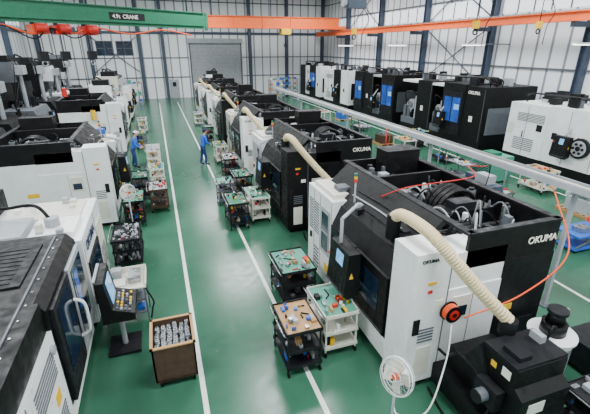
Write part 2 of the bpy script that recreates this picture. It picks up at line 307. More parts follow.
    if pend:
        q.cyl((.2,L*.5,Hh-.25),(-.33,L*.42,Hh-.35),.035,'lgray');q.cyl((-.33,L*.42,Hh-.35),(-.33,L*.42,2.0),.035,'lgray')
        pendant(q,-.4,L*.3,1.2,.8,.85)
    ob=q.done(.012)
    if logo:
        text('OKUMA',ob,(D*.76 if mx>0 else -D*.95,-.005,Hh-.36),(hp,0,0),.175,'paper')
        text('OKUMA',ob,(.1 if mx>0 else -.62,-.006,Hh-.36),(hp,0,0),.085,'dark')
    return ob
turning_center((3.4,4.3,0),seed=3)
turning_center((3.45,10.9,0),seed=5,near='black',L=4.7)
turning_center((3.4,17.2,0),seed=8,L=4.5,far='cream',pend=False)
turning_center((3.5,23.6,0),seed=9,L=4.4,near='black',pend=False)
turning_center((3.4,29.6,0),seed=11,L=4.4,pend=False)
turning_center((3.4,35.6,0),seed=12,L=4.2,far='cream',pend=False)
turning_center((-1.75,13.4,0),seed=21,L=3.9,D=3.2,Hh=2.9,mx=-1,hose=False,conv=False,pend=True,hlow=2.3,logo=False,side='white')
turning_center((-2.0,23.6,0),seed=22,L=4.0,D=3.0,Hh=3.0,mx=-1,hose=False,conv=False,pend=False,hlow=2.3,logo=False,side='white')
def vertical_center(o,L=3.0,D=2.6,Hh=3.2,mx=1,body='white',trim='dark',seed=1):
    q=B('vertical_machining_center',o,mx);rs=random.Random(seed)
    q.box(.1,D-.1,.1,L-.1,0,.25,'rubber');q.prism([(.1,.25),(D*.62,.25),(D*.62,2.2),(.25,2.2),(0,1.7),(0,.5)],.0,L,body)
    q.box(-.02,.02,L*.15,L*.62,.75,1.65,trim);q.box(-.03,-.02,L*.2,L*.57,.95,1.6,'glass')
    q.box(D*.62,D,.15,L-.15,.25,Hh-.5,trim);q.box(D*.35,D*.95,L*.3,L*.72,Hh-1.1,Hh,body);q.box(D*.4,D*.8,L*.36,L*.66,Hh,Hh+.35,trim)
    q.cyl((D*.3,L*.5,2.2),(D*.3,L*.5,Hh-.2),.12,'lgray');q.box(D*.2,D*.38,L*.38,L*.64,Hh-.7,Hh-.2,'lgray')
    q.cyl((D*.8,L*.8,Hh-.5),(D*.8,L*.8,Hh),.2,'lgray');q.tube([(D*.8,L*.8,Hh),(D*.75,L*.7,Hh+.5),(D*.6,L*.6,Hh+.34)],.06,'black')
    pendant(q,-.15,L*.7,1.1,L*.24,.7);q.tube([(-.02,L*.6,1.),(-.08,L*.6,1.05),(-.08,L*.6,1.5),(-.02,L*.6,1.55)],.018,'steel')
    grille(q,'y',D*.68,D*.92,.5,1.4,.15,'gray',8);q.box(D*.1,D*.35,-.01,0,1.0,1.5,'gray');q.box(D*.15,D*.25,-.015,-.01,1.6,1.8,'yellow')
    for i in range(12):
        x=D*rs.uniform(.1,.8);y=L*rs.uniform(.05,.9);s_=rs.uniform(.06,.22);q.box(x,x+s_,y,y+s_,2.1,2.1+rs.uniform(.2,.7),rs.choice(['lgray','dark','gray','black']))
    for i in range(4):q.tube([(D*.4,L*rs.uniform(.1,.9),2.2),(D*.3,L*rs.uniform(.2,.8),Hh-.1),(D*.5,L*.5,Hh)],.025,'black',6)
    return q.done(.012)
vertical_center((-2.1,30.4,0),mx=-1,Hh=3.1,seed=1);vertical_center((-2.0,35.2,0),mx=-1,body='cream',Hh=3.4,seed=2);vertical_center((-2.2,40.2,0),mx=-1,seed=3)
for i,(y,b_,t_,hh) in enumerate(((14,'dark','black',3.2),(18,'dark','black',3.6),(22.2,'black','gray',4.2),(26.6,'gray','black',4.8),(31,'black','dark',4.6),(36,'white','dark',4.2),(41,'dark','gray',4.6))):
    vertical_center((-6.6,y,0),mx=-1,body=b_,trim=t_,Hh=hh,seed=10+i,L=3.3,D=3)
vertical_center((4.0,41.5,0),body='white',Hh=3.0,seed=31,L=2.6)
def large_center(o,L,D,Hh,segs,seed=1,logo=False):
    q=B('large_machining_center',o);rs=random.Random(seed);q.box(.15,D-.1,.1,L-.1,0,.35,'rubber');q.box(.05,D,.0,L,.35,.75,'black')
    y=0
    for fr,m,ft in segs:
        a=y;b_=y+fr*L;y=b_;zt=Hh
        if ft=='vent':
            zt=Hh-.1;q.box(0,D,a,b_,.75,zt,m);grille(q,'x',a+.15,b_-.5,Hh-.9,Hh-.5,0,'gray',6);grille(q,'x',a+.5,b_-.5,1,1.6,0,'gray',7);q.box(-.012,0,a+.2,a+.5,2,2.3,'dark')
            q.box(-.01,0,(a+b_)/2,(a+b_)/2+.02,.8,zt-.1,'gray');q.box(-.03,0,(a+b_)/2+.1,(a+b_)/2+.14,1.6,1.9,'dark');q.box(-.02,0,b_-.4,b_-.1,1.7,2.2,'cream')
        elif ft=='win':
            q.box(0,D,a,b_,.75,zt,m);q.box(-.03,0,a+.12,b_-.12,.9,Hh-.45,'dark');q.box(-.045,-.03,a+.25,b_-.25,1.6,Hh-.75,'blue_window_glow')  # blue pane glows by its own material
            q.box(-.05,-.045,(a+b_)/2-.04,(a+b_)/2+.04,1.6,Hh-.75,'dark');q.box(-.055,-.045,a+.3,a+.7,2.3,2.6,'screen');q.tube([(-.03,b_-.2,1.0),(-.12,b_-.2,1.05),(-.12,b_-.2,1.5),(-.03,b_-.2,1.5)],.02,'steel')
        elif ft=='open':
            q.box(D*.5,D,a,b_,.75,zt-.2,'dark');q.box(.1,D*.5,a,b_,.75,1.15,'gray');q.box(0,D,a,b_,Hh-.25,Hh-.12,m)
            q.cyl((D*.5,(a+b_)/2,2),(.25,(a+b_)/2,2),.35,'lgray',20);q.cyl((.3,(a+b_)/2,2),(.12,(a+b_)/2,2),.2,'steel',20)
            q.box(.2,.6,a+.1,a+.35,1.15,2.6,'lgray');q.box(.15,.5,b_-.4,b_-.15,1.15,1.9,'gray')
            q.tube([(.3,a+.2,2.6),(.0,a+.5,2.9),(.1,b_-.3,2.7),(.4,b_-.2,1.9)],.04,'black')
            for i in range(6):
                yy=rs.uniform(a+.1,b_-.3);q.box(.3,.6,yy,yy+.15,1.15,rs.uniform(1.3,2.2),rs.choice(['steel','dark','lgray','blue']))
        else:
            q.box(.04,D,a,b_,.75,zt-.05,m);q.box(.03,.04,a+.1,a+.12,.8,zt-.15,'gray');q.box(.025,.04,(a+b_)/2,(a+b_)/2+.25,1.8,2.1,'paper' if m=='black' else 'dark')
            if ft=='dial':
                q.cyl((.04,(a+b_)/2,1.7),(-.1,(a+b_)/2,1.7),.42,'dark',24);q.cyl((-.1,(a+b_)/2,1.7),(-.14,(a+b_)/2,1.7),.32,'lgray',24);q.cyl((-.14,(a+b_)/2,1.7),(-.17,(a+b_)/2,1.7),.1,'dark',16)
                for i in range(6):
                    an=i*math.pi/3;q.cyl((-.14,(a+b_)/2+.2*math.cos(an),1.7+.2*math.sin(an)),(-.18,(a+b_)/2+.2*math.cos(an),1.7+.2*math.sin(an)),.055,'dark')
    for i in range(22):
        yy=rs.uniform(.2,L-.7);xx=rs.uniform(.2,D-.8);q.box(xx,xx+rs.uniform(.1,.5),yy,yy+rs.uniform(.1,.5),Hh-.15,Hh+rs.uniform(.05,.4),rs.choice(['dark','lgray','gray','black','black']))
    for k_ in range(3):q.tube([(.5+k_*.4,.3,Hh-.1),(.4+k_*.4,.6,Hh+.35),(.5+k_*.3,L*.5,Hh+.3),(.6,L-.5,Hh+.3),(.6,L-.3,Hh-.1)],.035,'black')
    pendant(q,-.35,L*.36,1.3,.7,.8);q.cyl((-.2,L*.36+.35,2.1),(.2,L*.36+.35,2.6),.04,'lgray')
    q.box(.3,D-.3,-.012,0,1.2,2.6,'dark' if segs[0][1]!='black' else 'gray')
    o2=q.done(.012)
    if logo:text('OKUMA',o2,(-.0,L*.17,Hh-.45),(hp,0,-hp),.24,'paper')
    return o2
large_center((16.3,9.6,0),5.6,3.2,3.25,((.2,'dark','open'),(.22,'white','dial'),(.2,'white','plain'),(.38,'white','vent')),1)
large_center((16.0,16.6,0),7.6,3.4,3.7,((.2,'black','plain'),(.24,'black','win'),(.14,'white','open'),(.2,'black','plain'),(.22,'white','open')),2,True)
large_center((16.0,25.2,0),6.2,3.4,3.75,((.3,'black','win'),(.2,'lgray','open'),(.25,'black','plain'),(.25,'black','win')),3)
large_center((16.0,32.6,0),5.4,3.2,3.7,((.3,'white','plain'),(.3,'black','plain'),(.4,'white','vent')),4)
large_center((16.0,39.2,0),6,3.2,3.8,((.2,'white','plain'),(.3,'black','win'),(.2,'white','vent'),(.3,'dark','plain')),5)
# front-left machines
q=B('cnc_lathe',(-1.8,2.6,0),-1)
q.box(.1,3,.1,4.9,0,.2,'rubber')
q.box(0,1.2,0,2.7,.15,1.93,'white');q.box(.05,3.1,0,2.7,1.93,2.4,'black');q.box(1.2,3.1,0,2.7,.15,1.93,'dark')
for a in (.3,1.6):
    grille(q,'x',a,a+.9,1.35,1.8,0,'gray',7);grille(q,'x',a,a+.9,.4,.9,0,'gray',7)
q.box(-.008,0,1.34,1.36,.2,1.9,'gray');q.cyl((0,2.5,1.75),(-.05,2.5,1.75),.07,'lgray');q.box(-.01,0,2.2,2.4,1.0,1.2,'yellow')
q.prism([(.1,.15),(3.1,.15),(3.1,2.4),(.12,2.4),(0,2.25),(0,.5)],2.7,5.0,'black')
q.box(-.06,0,2.8,3.85,.5,2.2,'dark');q.box(-.075,-.06,2.95,3.68,.95,2.1,'glass');q.box(-.06,0,3.9,4.9,.5,2.2,'lgray');q.box(-.075,-.06,4.0,4.8,.85,2.1,'glass')
q.box(-.08,-.075,4.1,4.35,1.3,2.0,'blue_window_glow')  # blue glow strip painted onto the door glass
q.tube([(-.06,3.8,.95),(-.2,3.8,1.05),(-.22,3.8,1.3),(-.2,3.8,1.6),(-.06,3.8,1.7)],.03,'white')
q.box(.02,.2,2.7,5.0,.16,.5,'white')
q.box(.4,1.6,3.2,4.6,2.4,2.43,'dark');q.box(.5,1.1,.4,1.3,2.4,2.46,'dark');q.box(2.1,2.9,2.9,4.7,2.4,2.75,'dark');q.box(.25,.28,.1,4.9,2.4,2.42,'gray');q.box(1.75,1.78,.1,4.9,2.4,2.42,'gray')
for i in range(9):q.box(.55,1.4,3.3+.14*i,3.34+.14*i,2.43,2.44,'black')
for i in range(14):q.cyl((.2,.3+.34*i,2.4),(.2,.3+.34*i,2.412),.018,'steel',8)
q.tube([(1.0,.5,2.5),(1.4,1.5,2.6),(1.9,2.4,2.55),(2.2,3.1,2.6)],.03,'dark')
q.done(.015)
q=B('cnc_lathe',(-1.75,7.85,0),-1);rs=random.Random(5)
q.box(.1,3.3,.1,2.5,0,.2,'rubber');q.box(0,1.9,0,2.5,.15,2.1,'white');q.box(.15,.95,.25,1.15,2.1,2.2,'white');q.box(.2,1.7,1.3,2.35,2.1,2.15,'cream')
q.box(1.05,1.75,.2,1.2,2.1,2.25,'lgray');q.box(1.9,3.6,0,2.5,.15,2.55,'dark');q.box(2.1,3.3,.3,2.2,2.55,2.7,'black')
for i in range(12):
    xx=rs.uniform(.1,1.7);yy=rs.uniform(.1,2.2);q.box(xx,xx+.12,yy,yy+.12,2.1,2.1+rs.uniform(.1,.25),rs.choice(['white','lgray','gray','cream']))
q.box(-.006,0,.08,.1,.2,2.05,'gray');q.box(-.006,0,1.54,1.56,.2,2.05,'gray');q.box(.95,.96,.0,2.5,2.1,2.11,'gray')
q.box(-.04,0,.15,1.5,.5,1.5,'dark');q.box(-.05,-.04,.3,1.35,.75,1.4,'glass');q.box(-.02,0,1.6,2.35,.4,1.7,'cream');grille(q,'x',1.7,2.25,.5,1.1,-.02,'gray',7)
q.cyl((.6,.7,2.2),(.6,.7,2.38),.14,'lgray');q.tube([(.6,.7,2.3),(.9,.9,2.6),(1.6,1.2,2.5),(2.2,1.4,2.6)],.035,'black')
o=q.done(.015)
text('OKUMA',o,(.03,.2,1.74),(hp,0,hp),.3,'navy')
q=B('machine_control_panel',(-1.2,6.85,0))
q.box(-.3,.3,-.05,.55,0,.06,'dark');q.cyl((0,.25,.06),(0,.25,.9),.05,'lgray');q.prism([(-.25,.85),(.32,.85),(.32,1.0),(-.05,1.14),(-.12,1.72),(-.25,1.72)],-.15,.65,'black')
q.prism([(.005-.04,1.2),(-.02,1.2),(-.085,1.66),(-.1,1.66)],-.05,.4,'screen');q.box(-.3,-.25,-.1,.6,1.72,1.76,'lgray')
for i in range(7):
    for j in range(4):q.box(.0+.07*j,.04+.07*j,-.1+.1*i,-.04+.1*i,1.105-.026*j,1.14-.026*j,rs.choice(['lgray','dark','gray','yellow']))
for j,c in enumerate(('red','green','lgray')):q.cyl((-.07,.5,1.3+.12*j),(-.04,.5,1.3+.12*j),.025,c,10)
q.done(.008)
# ---------------------------------------------------------------- carts
def cart(name,x0,x1,y0,y1,h,top='mint',frame='lgray',levels=(.18,.52),seed=1,items=9,lip=.04,its=None):
    q=B(name,(x0,y0,0));W=x1-x0;Dp=y1-y0;rs=random.Random(seed);its=its or ['steel','lgray','white','blue','dark','wood','yellow','steel','gray','red','black','dark','steel']
    items=int(items*2.2)
    for x in (.02,W-.05):
        for y in (.02,Dp-.05):
            q.box(x,x+.03,y,y+.03,.1,h,frame);q.cyl((x,y+.015,.055),(x+.03,y+.015,.055),.055,'rubber');q.box(x+.005,x+.025,y,y+.03,.055,.12,'steel')
    for z in list(levels)+[h-.03]:
        t=top if z>h-.1 else frame
        q.box(0,W,0,Dp,z,z+.03,frame);q.box(.015,W-.015,.015,Dp-.015,z+.03,z+.036,t)
        for a in ((0,.015,0,Dp),(W-.015,W,0,Dp),(0,W,0,.015),(0,W,Dp-.015,Dp)):q.box(*a,z+.03,z+.03+lip,frame)
        for i in range(items if z>h-.1 else items//2+2):
            sx,sy=rs.uniform(.03,.14)*min(1,W),rs.uniform(.03,.18);x=rs.uniform(.03,W-sx-.03);y=rs.uniform(.03,Dp-sy-.03);hz=rs.uniform(.015,.1) if z>h-.1 else rs.uniform(.04,.22);c=rs.choice(its);k_=rs.random()
            if k_<.35:q.cyl((x+sx/2,y+sx/2,z+.036),(x+sx/2,y+sx/2,z+.036+hz),min(sx,.09)/2,c,10)
            elif k_<.5:
                an=rs.uniform(0,3.1);l=rs.uniform(.05,.11);cx=min(max(x,.13),W-.13);cy=min(max(y,.13),Dp-.13)
                q.cyl((cx-l*math.cos(an),cy-l*math.sin(an),z+.05),(cx+l*math.cos(an),cy+l*math.sin(an),z+.05),.014,rs.choice(['steel','red','dark']),8)
            elif k_<.62:
                for a in ((x,x+sx,y,y+.008),(x,x+sx,y+sy-.008,y+sy),(x,x+.008,y,y+sy),(x+sx-.008,x+sx,y,y+sy),):q.box(*a,z+.036,z+.1,c)
                q.box(x,x+sx,y,y+sy,z+.036,z+.045,c);q.cyl((x+sx/2,y+sy/2,z+.045),(x+sx/2,y+sy/2,z+.09),min(sx,sy)*.3,'steel',8)
            else:q.box(x,x+sx,y,y+sy,z+.036,z+.036+hz,c)
    q.tube([(-.0,.05,h-.05),(-.06,.06,h+.05),(-.06,Dp-.06,h+.05),(0,Dp-.05,h-.05)],.012,'steel',6)
    return q.done()
cart('tool_cart',1.62,2.3,5.2,6.15,.95,'wood',frame='dark',seed=1,items=8,its=['wood','steel','dark','blue','lgray'])
cart('tool_cart',2.45,3.15,5.45,6.5,.93,'mint','cream',seed=2)
cart('workbench',2.15,2.98,7.2,8.3,.9,'mint','dark',seed=3,items=12)
cart('tool_cart',1.75,2.4,11.7,12.9,.9,'green','dark',seed=4);cart('tool_cart',2.55,3.2,12.0,13.2,.9,'mint','cream',seed=5,its=['red','steel','dark','cream'])
cart('parts_trolley',1.75,2.35,14.0,14.9,.85,'mint','gray',seed=6);cart('tool_cart',2.5,3.15,14.5,15.6,.9,'green','dark',seed=7)
cart('parts_trolley',2.5,3.15,17.2,18.4,.9,'lgray','dark',seed=8);cart('tool_cart',2.5,3.1,19.8,21,.9,'green','cream',seed=10)
for i,y in enumerate((25.2,31)):cart('tool_cart',2.5,3.1,y,y+1,.9,['mint','lgray','wood'][i%3],['dark','cream','gray'][i%3],seed=30+i)
cart('parts_trolley',-.7,-.05,14.1,15.2,.85,'lgray','rust',seed=11,its=['rust','steel','red','dark']);cart('workbench',-1.5,-.85,13.0,14.2,.9,'mint','dark',seed=12,items=14)
cart('workbench',-1.62,-.9,10.2,11.4,.85,'dark','dark',seed=13,items=26,its=['steel','lgray','steel'])
cart('tool_cart',-1.4,-.75,15.6,16.6,.9,'green','dark',seed=14);cart('parts_trolley',-.7,-.1,16.8,17.8,.85,'mint','cream',seed=15)
cart('workbench',-.85,-.2,19.9,21.4,.9,'lgray','cream',seed=18)
for i,y in enumerate((24.5,29.5)):cart('parts_trolley',-1.5,-.9,y,y+1.1,.9,['mint','lgray','dark'][i%3],['gray','cream','dark'][i%3],seed=50+i)
q=B('side_table',(-1.6,7.6,0));q.box(0,.9,0,.75,.95,.98,'cream');q.box(.88,.9,0,.75,.98,1.06,'cream');q.box(0,.9,.73,.75,.98,1.1,'cream')
for x in(.03,.84):
    for y in(.03,.69):q.box(x,x+.03,y,y+.03,0,.95,'gray')
q.box(.1,.5,.15,.45,.98,1.0,'paper');q.box(.55,.8,.2,.6,.98,1.12,'steel');q.box(.2,.4,.5,.7,.98,1.15,'lgray')
for z in(.3,.62):
    q.box(.05,.85,.05,.7,z,z+.03,'gray')
    for i in range(7):
        xx=rs.uniform(.08,.65);yy=rs.uniform(.08,.5);q.box(xx,xx+.15,yy,yy+.15,z+.03,z+rs.uniform(.1,.25),rs.choice(['dark','steel','lgray','blue']))
q.tube([(.87,.1,.9),(1.0,.0,.6),(.95,.2,.3),(.9,.1,.1)],.018,'black',6)
q.done()
q=B('parts_bin_cart',(-.62,5.7,0))
for a in ((0,.72,0,.03),(0,.72,.77,.8),(0,.03,0,.8),(.69,.72,0,.8)):q.box(*a,.16,.88,'rust')
q.box(0,.72,0,.8,.14,.18,'rust');q.box(.03,.69,.03,.77,.6,.64,'rust')
for a in ((-.02,.74,-.02,.03),(-.02,.74,.77,.82),(-.02,.03,-.02,.82),(.69,.74,-.02,.82)):q.box(*a,.87,.895,'wood')
for x in(.06,.62):
    for y in(.08,.7):q.cyl((x,y,.07),(x+.05,y,.07),.07,'rubber');q.box(x,x+.05,y-.03,y+.03,.07,.15,'steel')
rs=random.Random(4)
for i in range(6):
    for j in range(7):
        x=.09+i*.107+rs.uniform(-.01,.01);y=.09+j*.103+rs.uniform(-.01,.01);z=.64;h=rs.uniform(.1,.17)
        q.cyl((x,y,z),(x,y,z+h),.046,'steel',12);q.cyl((x,y,z+h),(x,y,z+h+.03),.03,'lgray',12);q.cyl((x,y,z+h+.02),(x,y,z+h+.034),.016,'dark',8)
q.done()
# fans
def fan(o,h,yaw,tilt,R=.24,c='white'):
    e=B('pedestal_fan',o)
    e.cyl((0,0,0),(0,0,.04),.2,'lgray',24);e.cyl((0,0,.04),(0,0,h-.1),.02,'lgray');e.cyl((0,0,h-.12),(0,0,h-.02),.04,c)
    M=Matrix.Translation((0,0,h))@Matrix.Rotation(yaw,4,'Z')@Matrix.Rotation(tilt,4,'Y')
    T=lambda p:tuple(M@Vector(p))
    e.cyl(T((-.2,0,0)),T((-.05,0,0)),.07,c,16,.08);e.cyl(T((-.05,0,0)),T((.05,0,0)),.05,'orange' if c=='white' else c,16)
    for k in range(4):
        a=k*math.pi/2+.3;vs=[]
        for r_,w,tw in((.05,.04,.03),(.12,.09,.035),(.2,.1,.03),(.225,.05,.02)):
            for s_ in(-1,1):
                y=r_*math.cos(a)-s_*w*math.sin(a);z=r_*math.sin(a)+s_*w*math.cos(a)
                vs+= [T((s_*tw,y,z)),T((s_*tw+.006,y,z))]
        fs=[]
        for i in range(3):
            b0=i*4;fs+=[(b0,b0+2,b0+6,b0+4),(b0+1,b0+5,b0+7,b0+3),(b0,b0+4,b0+5,b0+1),(b0+2,b0+3,b0+7,b0+6)]
        fs+=[(0,1,3,2),(12,14,15,13)];e.add(vs,fs,'cream')
    def circ(r_,x,t):
        e.tube([T((x,r_*math.cos(2*math.pi*i/28),r_*math.sin(2*math.pi*i/28))) for i in range(29)],t,'white',5,raw=True)
    circ(R,.0,.012);circ(R*.97,.05,.005);circ(R*.97,-.05,.005);circ(R*.5,.085,.004);circ(.06,.1,.006)
    for i in range(24):
        a=2*math.pi*i/24;c_,s_=math.cos(a),math.sin(a)
        e.tube([T((.1,.05*c_,.05*s_)),T((.085,R*.5*c_,R*.5*s_)),T((.05,R*.97*c_,R*.97*s_)),T((0,R*c_,R*s_)),T((-.05,R*.97*c_,R*.97*s_)),T((-.08,.08*c_,.08*s_))],.0025,'lgray',4,raw=True)
    return e.done()
fan((2.72,3.55,0),1.3,math.radians(195),math.radians(-15),.27)
fan((-1.2,12.3,0),1.5,math.radians(-60),0,.24)
q=B('hose_reel',(4.12,4.27,1.58))
q.cyl((0,-.02,0),(0,-.13,0),.09,'dark',20);q.cyl((0,0,0),(0,-.02,0),.17,'black',24);q.cyl((0,-.13,0),(0,-.145,0),.15,'black',24)
for i in range(5):q.ring((0,-.03-.022*i,0),.135,.014,'orange','y',0,360,20)
q.cyl((0,-.145,0),(0,-.155,0),.09,'red',20);q.cyl((0,-.155,0),(0,-.165,0),.04,'dark',12);q.done()
q=B('air_hose');q.tube([(7.78,5.75,2.8),(7.3,5.2,2.7),(6.3,4.1,2.35),(5.3,3.95,1.85),(4.3,4.08,1.52)],.014,'orange',8,steps=14);q.done()
q=B('air_hose');q.tube([(7.78,7.6,2.8),(7.3,7.3,2.9),(6.6,7,3.05),(6.0,6.2,3.1),(4.5,6.2,3.05),(4.1,6.6,2.75)],.012,'red',8,steps=10);q.done()
q=B('air_hose');q.tube([(4.1,4.12,1.4),(3.9,3.9,.9),(3.4,3.6,.3),(3.1,3.9,.02),(3.2,4.2,.015)],.013,'white',8,steps=10);q.done()
q=B('coolant_filter_unit',(5.9,3.72,0))
for x in(-.28,.24):
    for y in(-.22,.2):q.box(x,x+.04,y,y+.04,0,.95,'lgray')
q.cyl((0,0,.9),(0,0,1.05),.32,'white',28,.36);q.cyl((0,0,1.05),(0,0,1.1),.38,'white',28);q.cyl((0,0,1.1),(0,0,1.3),.2,'black',20);q.cyl((0,0,1.3),(0,0,1.5),.15,'black',20,.12)
q.cyl((0,0,1.5),(0,0,1.56),.16,'dark',20);q.tube([(.1,0,1.35),(.3,.05,1.45),(.36,.1,1.2),(.32,.1,1.1)],.03,'lgray');q.cyl((0,0,.25),(0,0,.9),.24,'white',24);q.box(-.3,.3,-.25,.25,.2,.24,'gray')
q.tube([(-.1,-.1,1.3),(-.35,-.2,1.4),(-.42,-.2,.9),(-.4,-.1,.1)],.025,'black');q.done()
cart('tool_cart',5.35,6.3,2.2,3.0,.8,'dark','dark',seed=61,items=12,its=['steel','lgray','blue','black'])
q=B('coolant_tank',(6.75,2.6,0));q.box(0,1.3,0,1.5,.1,.62,'dark');q.box(.1,.5,.2,.6,.62,.7,'gray');q.cyl((.9,1.1,.62),(.9,1.1,.95),.12,'blue',16);q.cyl((.9,1.1,.95),(.9,1.1,1.05),.08,'dark')
for x in(.1,1.15):
    for y in(.1,1.35):q.cyl((x,y,.05),(x+.05,y,.05),.05,'rubber')
for i in range(8):
    xx=rs.uniform(.1,1.1);yy=rs.uniform(.1,1.2);q.box(xx,xx+.12,yy,yy+.12,.62,rs.uniform(.66,.85),rs.choice(['blue','steel','lgray','black']))
q.tube([(.9,1.1,1.0),(.7,1.3,1.2),(.3,1.0,.9),(.3,.4,.66)],.025,'black');q.tube([(0.05,.3,.66),(.2,.8,.7),(.6,.9,.67),(1.1,.4,.68)],.02,'blue');q.done(.01)
q=B('lift_table',(10.9,6.9,0));q.box(0,1.3,0,.8,.5,.56,'blue');q.box(.05,1.25,.05,.75,.08,.14,'blue')
q.cyl((.1,.1,.14),(1.2,.1,.5),.03,'gray');q.cyl((.1,.1,.5),(1.2,.1,.14),.03,'gray');q.cyl((.1,.7,.14),(1.2,.7,.5),.03,'gray');q.cyl((.1,.7,.5),(1.2,.7,.14),.03,'gray')
for x in(.1,1.15):
    for y in(.1,.65):q.cyl((x,y,.05),(x+.05,y,.05),.05,'rubber')
q.box(.3,.7,.2,.5,.56,.7,'steel');q.done()
q=B('coolant_chiller',(13.4,12.8,0));q.box(0,1.1,0,1.3,.08,1.15,'mint');grille(q,'x',.1,1.2,.3,.9,0,'dark',8);q.box(.2,.7,.3,.9,1.15,1.3,'green');q.box(.05,.15,.05,.15,0,.08,'dark');q.box(.95,1.05,1.1,1.2,0,.08,'dark');q.done(.01)
q=B('fire_extinguisher',(12.7,7.9,0));q.cyl((0,0,0),(0,0,.48),.09,'red',16);q.sph((0,0,.48),.09,'red');q.cyl((0,0,.54),(0,0,.62),.03,'dark');q.tube([(0,0,.6),(.1,0,.58),(.12,0,.3)],.012,'rubber');q.done()
for i,(x,y,h) in enumerate(((11.5,10.5,.5),(13.5,16,1.0),(12.8,18.6,.7),(11.8,22,.9),(13.2,25,.8),(11.6,28,1),(10.2,14.5,.9),(10,18.8,.9),(14.3,11,.9),(12.2,13.2,.8),(14.4,19.5,.9))):
    cart('parts_trolley',x,x+.8,y,y+1.2,h,['lgray','mint','wood'][i%3],['gray','dark','cream'][i%3],seed=80+i,levels=(.18,))
for i,(x,y) in enumerate(((13.6,8.6),(12.5,20.6),(13.8,29.4),(10.8,32.5))):
    q=B('wooden_pallet',(x,y,0))
    for k in range(3):q.box(k*.45,k*.45+.1,0,1.2,0,.09,'wood')
    for k in range(6):q.box(0,1.0,k*.22,k*.22+.1,.09,.12,'wood')
    q.box(.1,.85,.1,.95,.12,.6,['lgray','rust','blue','cream'][i]);q.box(.15,.5,.2,.6,.6,.75,'steel');q.done()
q=B('cable_tray');x=8.0
q.box(x-.2,x+.2,4.3,28,2.84,2.87,'lgray');q.box(x-.2,x-.18,4.3,28,2.87,2.97,'lgray');q.box(x+.18,x+.2,4.3,28,2.87,2.97,'lgray')
for i in range(60):q.box(x-.18,x+.18,4.4+i*.39,4.44+i*.39,2.87,2.885,'gray')
for dx,r_,m_ in((-.1,.03,'dark'),(-.03,.025,'lgray'),(.05,.035,'cream'),(.12,.02,'dark')):q.cyl((x+dx,4.4,2.92),(x+dx,27.9,2.92),r_,m_,8)
for y in (5.4,10.2,16.2,22.4,27.5):
    q.box(x-.04,x+.04,y-.04,y+.04,0,2.84,'lgray');q.box(x-.25,x+.25,y-.04,y+.04,2.77,2.84,'lgray');q.box(x-.12,x+.12,y-.12,y+.12,0,.03,'gray')
for y in (7,9.5,12.5,14.6,19,25):
    q.cyl((x-.22,y,2.85),(x-.22,y,1.7),.02,'red' if y==12.5 else 'gray',8);q.box(x-.3,x-.14,y-.06,y+.06,1.5,1.7,'lgray')
for i in range(7):
    y=8+i*2.6;q.tube([(x+.2,y,2.9),(x+.5,y+.2,2.3),(x+.45,y+.3,1.6),(x+.3,y+.3,1.1)],.014,rs.choice(['red','dark','lgray','orange']),6)
q.done()
for i,(x,y) in enumerate(((6.9,7.3),(6.9,13.6),(8.6,8.2))):
    q=B('electrical_cabinet',(x,y,0));q.box(0,.5,0,1.3,.1,1.9,['gray','lgray','bluegray'][i]);q.box(.03,.47,.03,1.27,0,.1,'dark');q.box(-.01,0,.63,.65,.15,1.85,'dark');q.box(-.03,0,.7,.74,1,1.2,'steel')
    q.box(.1,.4,.2,.7,1.9,2.15,'lgray');q.box(.1,.4,.8,1.1,1.9,2.05,'bluegray');grille(q,'y',.1,.42,1.3,1.7,0,'dark',5);q.done(.01)
for i,(x,y) in enumerate(((-4.0,18.6),(-4.4,28.6),(-3.2,46),(-6,46.5),(12.5,46),(14.5,47))):
    q=B('storage_shelf',(x,y,0));rs=random.Random(i)
    for a in(0,1.76):
        for b_ in(0,.51):q.box(a,a+.04,b_,b_+.04,0,2.1,'bluegray')
    for z in(.2,.8,1.4,2.0):
        q.box(0,1.8,0,.55,z,z+.03,'lgray')
        for k_ in range(4):q.box(.08+k_*.42,.4+k_*.42,.08,.45,z+.03,z+.03+rs.uniform(.15,.38),rs.choice(['wood','blue','cream','lgray','mint']))
    q.done()
for i,(x,y,z) in enumerate(((17.2,15.4,7.6),(10,20,7.4),(12.8,14.5,7.5))):
    q=B('electric_hoist',(x,y,z));q.box(-.5,.5,-.25,.25,0,.5,'dark' if i==0 else 'bluegray');q.cyl((-.7,0,.25),(-.5,0,.25),.2,'lgray');q.cyl((0,0,.5),(0,0,ZC-z-.01),.05,'bluegray')
    q.cyl((0,0,0),(0,0,-.9),.02,'dark');q.box(-.12,.12,-.08,.08,-1.2,-.9,'yellow');q.ring((0,0,-1.33),.1,.03,'dark');q.tube([(.4,0,.1),(.8,0,-.5),(.5,0,-1.1),(.45,0,-1.9)],.02,'dark',6);q.done()
